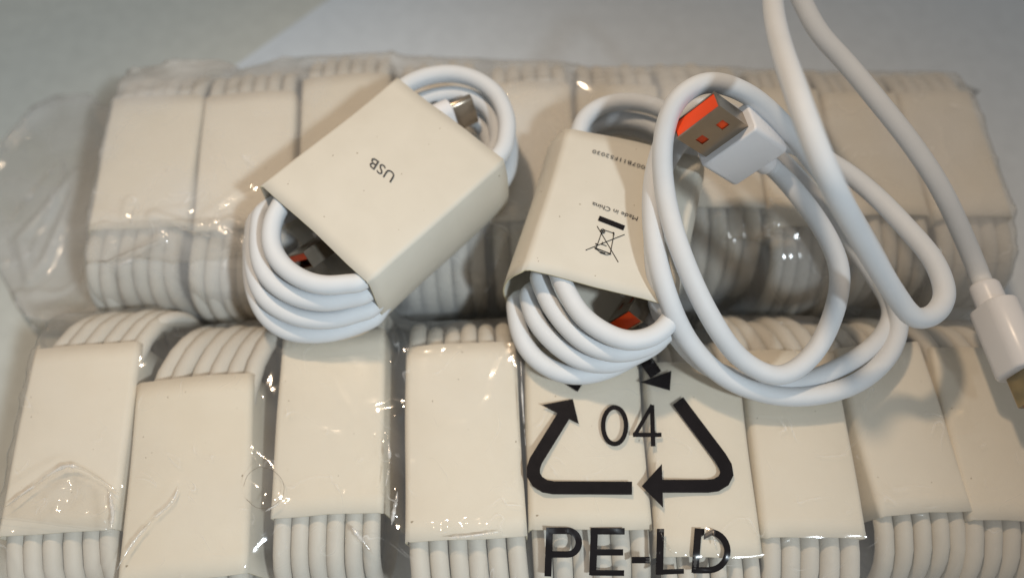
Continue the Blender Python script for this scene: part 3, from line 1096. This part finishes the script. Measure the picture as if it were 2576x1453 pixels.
A2 = [
    [(1395, 660), (1412, 705), (1463, 792), (1536, 843), (1592, 856), (1650, 840), (1688, 800), (1700, 750)],
    [(1345, 670), (1356, 700), (1391, 777), (1463, 855), (1536, 885), (1600, 880), (1660, 850), (1700, 790)],
    [(1318, 680), (1326, 730), (1345, 800), (1392, 860), (1463, 906), (1536, 914), (1600, 892), (1655, 858), (1700, 790)],
    [(1302, 700), (1297, 775), (1315, 856), (1352, 905), (1407, 936), (1463, 943), (1530, 928), (1600, 892), (1650, 860), (1695, 800)],
]
B2 = [
    [(1462, 312), (1498, 276), (1544, 259), (1590, 257), (1640, 266), (1690, 290), (1726, 335), (1736, 395)],
    [(1472, 335), (1500, 313), (1540, 302), (1590, 304), (1640, 318), (1685, 350), (1710, 400)],
    [(1480, 345), (1520, 325), (1570, 320), (1630, 335), (1690, 370), (1715, 420)],
    [(1475, 345), (1515, 318), (1570, 310), (1640, 326), (1700, 365), (1725, 430)],
]
b2 = loose_bundle([(1322, 660), (1440, 310), (1758, 411), (1685, 790)], ZT,
                  'cream card sleeved white cable bundle printed Made in China with a crossed-out bin', A2, B2, 2.25, 12, 0.50, 0.26, -0.42)


def sleeve_print(b):
    root, sl, inv, c, ax, pr, L, wd, z0 = b

    def place(px, py, lift=0):
        p = inv(at(px, py, ZT + 0.02))
        bul = 0.03 * (1 - min(1, abs(p[0]) / (wd / 2)) ** 2)
        return (p[0], p[1], ZT - z0 + bul + 0.022 + 0.0012 * lift)
    return place


pp = sleeve_print(b1)


def along(p0, p1, up, place):
    """Text from pixel p0 to p1 on its baseline; up is the pixel offset of one text unit upwards."""
    return lambda u, v: place(p0[0] + (p1[0] - p0[0]) * u + up[0] * v, p0[1] + (p1[1] - p0[1]) * u + up[1] * v)


text_mesh('USB', along((996, 440), (939, 396), (-19, 31), pp), 'printed_text', M['ink'], b1[1], 1.05)
pp = sleeve_print(b2)
text_mesh('Made in China', along((1605, 547), (1491, 509), (-4.5, 14.5), pp), 'printed_text', M['ink'], b2[1])
text_mesh('0007B11F52030', along((1634, 422), (1492, 377), (-4, 12.5), pp), 'printed_text', M['ink'], b2[1], 1.1)
q = Print2D(pp)
q.strip([(1506, 550), (1570, 575)], 13, 2)
q.build('printed_bar', M['black'], b2[1])


def r7(x, y):
    return (1241 + x / 2.707, 570.2 + y / 2.707)


q = Print2D(pp)
for a, b, wd_ in (((628, 163), (893, 57), 2.1), ((706, 0), (850, 245), 2.0), ((738, 40), (700, 150), 1.9), ((822, 45), (795, 190), 1.9),
                  ((750, 25), (822, 50), 1.9), ((700, 152), (800, 190), 2.6), ((735, 122), (770, 136), 2.0), ((745, 108), (735, 128), 1.6), ((816, 42), (820, 62), 3.0),
                  ((694, 120), (712, 128), 3.0), ((690, 148), (704, 158), 4.0)):
    q.strip([r7(*a), r7(*b)], wd_, 1)
q.strip([r7(*p) for p in arc(744, 36, 14, 14, 0, 360, 14)], 2.0, 1)
q.strip([r7(*p) for p in arc(744, 36, 4, 4, 0, 360, 8)], 2.4, 1)
q.strip([r7(705, 160), r7(735, 185), r7(770, 196), r7(800, 192)], 1.8, 1)
q.strip([r7(725, 178), r7(760, 190)], 4.0, 1)
tag(q.build('bin_symbol', M['black'], b2[1]), kind='stuff')

# plug ends tucked inside the loose bundles: mouth corner seen at a pixel, wide and thick edges as seen there
for b, cor, zc_, Xc, Zc in ((b1, (763, 633), 5.75, (-0.365, 0.106, 0.92), (0.513, 0.80, 0.11)),
                            (b2, (1581, 779), 5.9, (-0.46, 0.30, 0.83), (0.73, 0.61, 0.19))):
    root, sl, inv, c, ax, pr, L, wd, z0 = b
    P = at(*cor, zc_)
    R_, D_, F_ = view_basis(P)
    toworld = lambda v: R_ * v[0] + D_ * v[1] + F_ * v[2]
    tol = lambda v: Vector((v.dot(pr), v.dot(ax), v.z))
    X, Z = tol(toworld(Xc)).normalized(), tol(toworld(Zc)).normalized()
    Y = Z.cross(X)
    hs = usb_a(root, body=(1.5, 0.9, 0.75), neck=(0.25, 0.3), shell_len=1.0, tongue=(0.18, 0.10) if b is b1 else (0.385, 0.0))
    seat_plug(hs, Vector(inv(P)), Y, -Z, off=(0.6 if Y.cross(-Z).dot(X) < 0 else -0.6, 0, 0.23))

# small connector at the far end of the USB bundle
root, sl, inv, c, ax, pr, L, wd, z0 = b1
t0 = Vector(inv(at(1192, 272, 6.05)))
t1 = Vector(inv(at(1128, 300, 6.05)))
u = (t1 - t0).normalized()
x = u.cross(Vector((0, 0, 1))).normalized()
z = x.cross(u)
x, z = x * 0.5 + z * 0.866, z * 0.5 - x * 0.866
V, F = box_mesh(1.05, 1.5, 0.62, 0.30, nseg=5, y0=0.62, capr=0.06)
hs = obj('small_plug', V, F, M['plug'], root)
V, F = box_mesh(0.82, 0.68, 0.27, 0.13, nseg=5, y0=0.0, capr=0.015)
obj('metal_tip', V, F, M['metal'], hs)
hs.matrix_local = Matrix(((x.x, u.x, z.x, t0.x), (x.y, u.y, z.y, t0.y), (x.z, u.z, z.z, t0.z), (0, 0, 0, 1)))

# ------------------------------------------------------------------ the loose coiled cable
LC = [
    (1986, 468, 7.05), (2058, 560, 6.6), (2112, 680, 6.2), (2092, 800, 5.8), (2034, 902, 5.5), (1957, 946, 5.5), (1868, 905, 5.8), (1790, 800, 6.6),
    (1718, 640, 7.35), (1672, 480, 7.6), (1668, 350, 8.2), (1702, 250, 8.7), (1775, 205, 8.9), (1870, 228, 8.7), (1962, 302, 8.0), (2060, 425, 7.2),
    (2150, 560, 6.2), (2225, 690, 5.5), (2262, 800, 5.0), (2235, 890, 4.85), (2140, 970, 4.85), (1990, 1001, 4.9), (1850, 965, 5.1),
    (1740, 870, 5.8), (1672, 720, 6.9), (1643, 560, 7.15), (1650, 420, 7.25), (1690, 315, 7.6), (1760, 266, 7.8), (1850, 290, 7.4), (1955, 395, 6.3),
    (2075, 530, 5.7), (2190, 680, 5.25), (2245, 780, 4.85), (2215, 850, 4.75), (2120, 918, 4.75), (1985, 968, 4.78), (1840, 950, 4.85),
    (1730, 880, 5.3), (1660, 740, 6.45), (1648, 560, 6.95), (1668, 430, 6.9), (1730, 340, 6.9), (1830, 320, 6.8), (1960, 350, 6.6), (2090, 410, 6.5),
    (2190, 485, 6.5), (2280, 575, 6.6), (2350, 660, 6.7), (2377, 740, 6.7), (2350, 790, 6.8), (2300, 800, 7.0), (2250, 740, 7.5), (2160, 590, 9.0), (2085, 440, 10.6),
    (2010, 265, 10.9), (1962, 110, 10.2), (1946, 0, 9.5), (1950, -70, 9.1), (1990, -50, 8.7), (2055, 72, 8.2), (2130, 160, 7.9), (2212, 262, 7.6), (2300, 375, 7.2),
    (2372, 485, 6.7), (2425, 590, 6.1), (2472, 712, 5.6),
]
pts = [at(*p) for p in LC]
o0 = Vector((pts[5].x, pts[5].y, 4.6))
cab = empty('loose_cable', o0)
tag(cab, 'loose white unsleeved cable with bare orange USB plug and tall standing loop', 'cable')

# plug with the orange tongue, mouth raised towards the viewer
P = at(1756, 309, 8.75)
R_, D_, F_ = view_basis(P)
X = R_ * 0.77 - D_ * 0.55 - F_ * 0.315
Y = R_ * 0.576 + D_ * 0.42 + F_ * 0.703
Z = X.cross(Y)
if Z.dot(F_) > 0:
    Z = -Z
hs = usb_a(cab, body=(1.55, 1.35, 0.85), neck=(0.29, 0.55), shell_len=1.12)
loc, yv = seat_plug(hs, P, Y, Z, shift=o0, off=(0, 0, 0.23))
start = [loc((0, 1.12 + 1.35 + 0.5, 0)), loc((0, 1.12 + 1.35 + 0.85, 0))]

# plug at the other end, at the right edge
P = at(2474, 716, 5.5)
R_, D_, F_ = view_basis(P)
Y = -R_ * 0.30 - D_ * 0.82 + F_ * 0.40
Z = -R_ * 0.80 - D_ * 0.06 - F_ * 0.6
V, F = box_mesh(1.18, 1.80, 0.78, 0.35, nseg=6, y0=0.70, capr=0.07)
hs = obj('small_plug', V, F, M['plug'], cab)
V, F = box_mesh(0.86, 0.74, 0.30, 0.14, nseg=5, y0=0.0, capr=0.015)
obj('metal_tip', V, F, M['gold'], hs)
V, F = box_mesh(0.62, 0.10, 0.10, 0.04, nseg=4, y0=-0.02, capr=0.01)
obj('contact_tongue', V, F, M['orange'], hs)
V, F = tube([(0, 2.40 + 0.70 * k / 10, 0) for k in range(11)], [0.35] * 9 + [0.345, 0.31], 20)
obj('strain_relief', V, F, M['plug'], hs)
loc, yv2 = seat_plug(hs, P, Y, Z, shift=o0, off=(0, 3.10, 0))
finish = [loc((0, 3.45, 0)), loc((0, 2.95, 0))]

raw = start + pts[1:-2] + finish
sm = np.array([tuple(Vector(p) - o0) for p in catmull([tuple(p) for p in raw], 8)])
for _ in range(5):
    sm[1:-1] = 0.25 * sm[:-2] + 0.5 * sm[1:-1] + 0.25 * sm[2:]
for i in range(1, len(sm) - 8):
    sm[i] += np.array(noise.noise_vector(Vector(sm[i]) * 0.35)) * 0.05
V, F = tube(sm, 0.235, 18)
obj('cable', V, F, M['cable'], cab)

# a stray hair curled on the front bag
hp = [(618, 1225), (630, 1195), (655, 1180), (690, 1185), (716, 1215), (715, 1250), (690, 1275), (655, 1280), (626, 1258)]
hp = [tuple(p) for p in catmull([(x, y, 0) for x, y in hp], 6)]
V, F = tube([(p.x, p.y, film_f.height(p.x, p.y) + 0.02) for p in (at(x, y, ZP + 0.1) for x, y, _ in hp)], 0.004, 5)
o = obj('hair', V, F, M['hair'])
tag(o, 'fine stray hair curled in a ring on the front bag', 'hair')
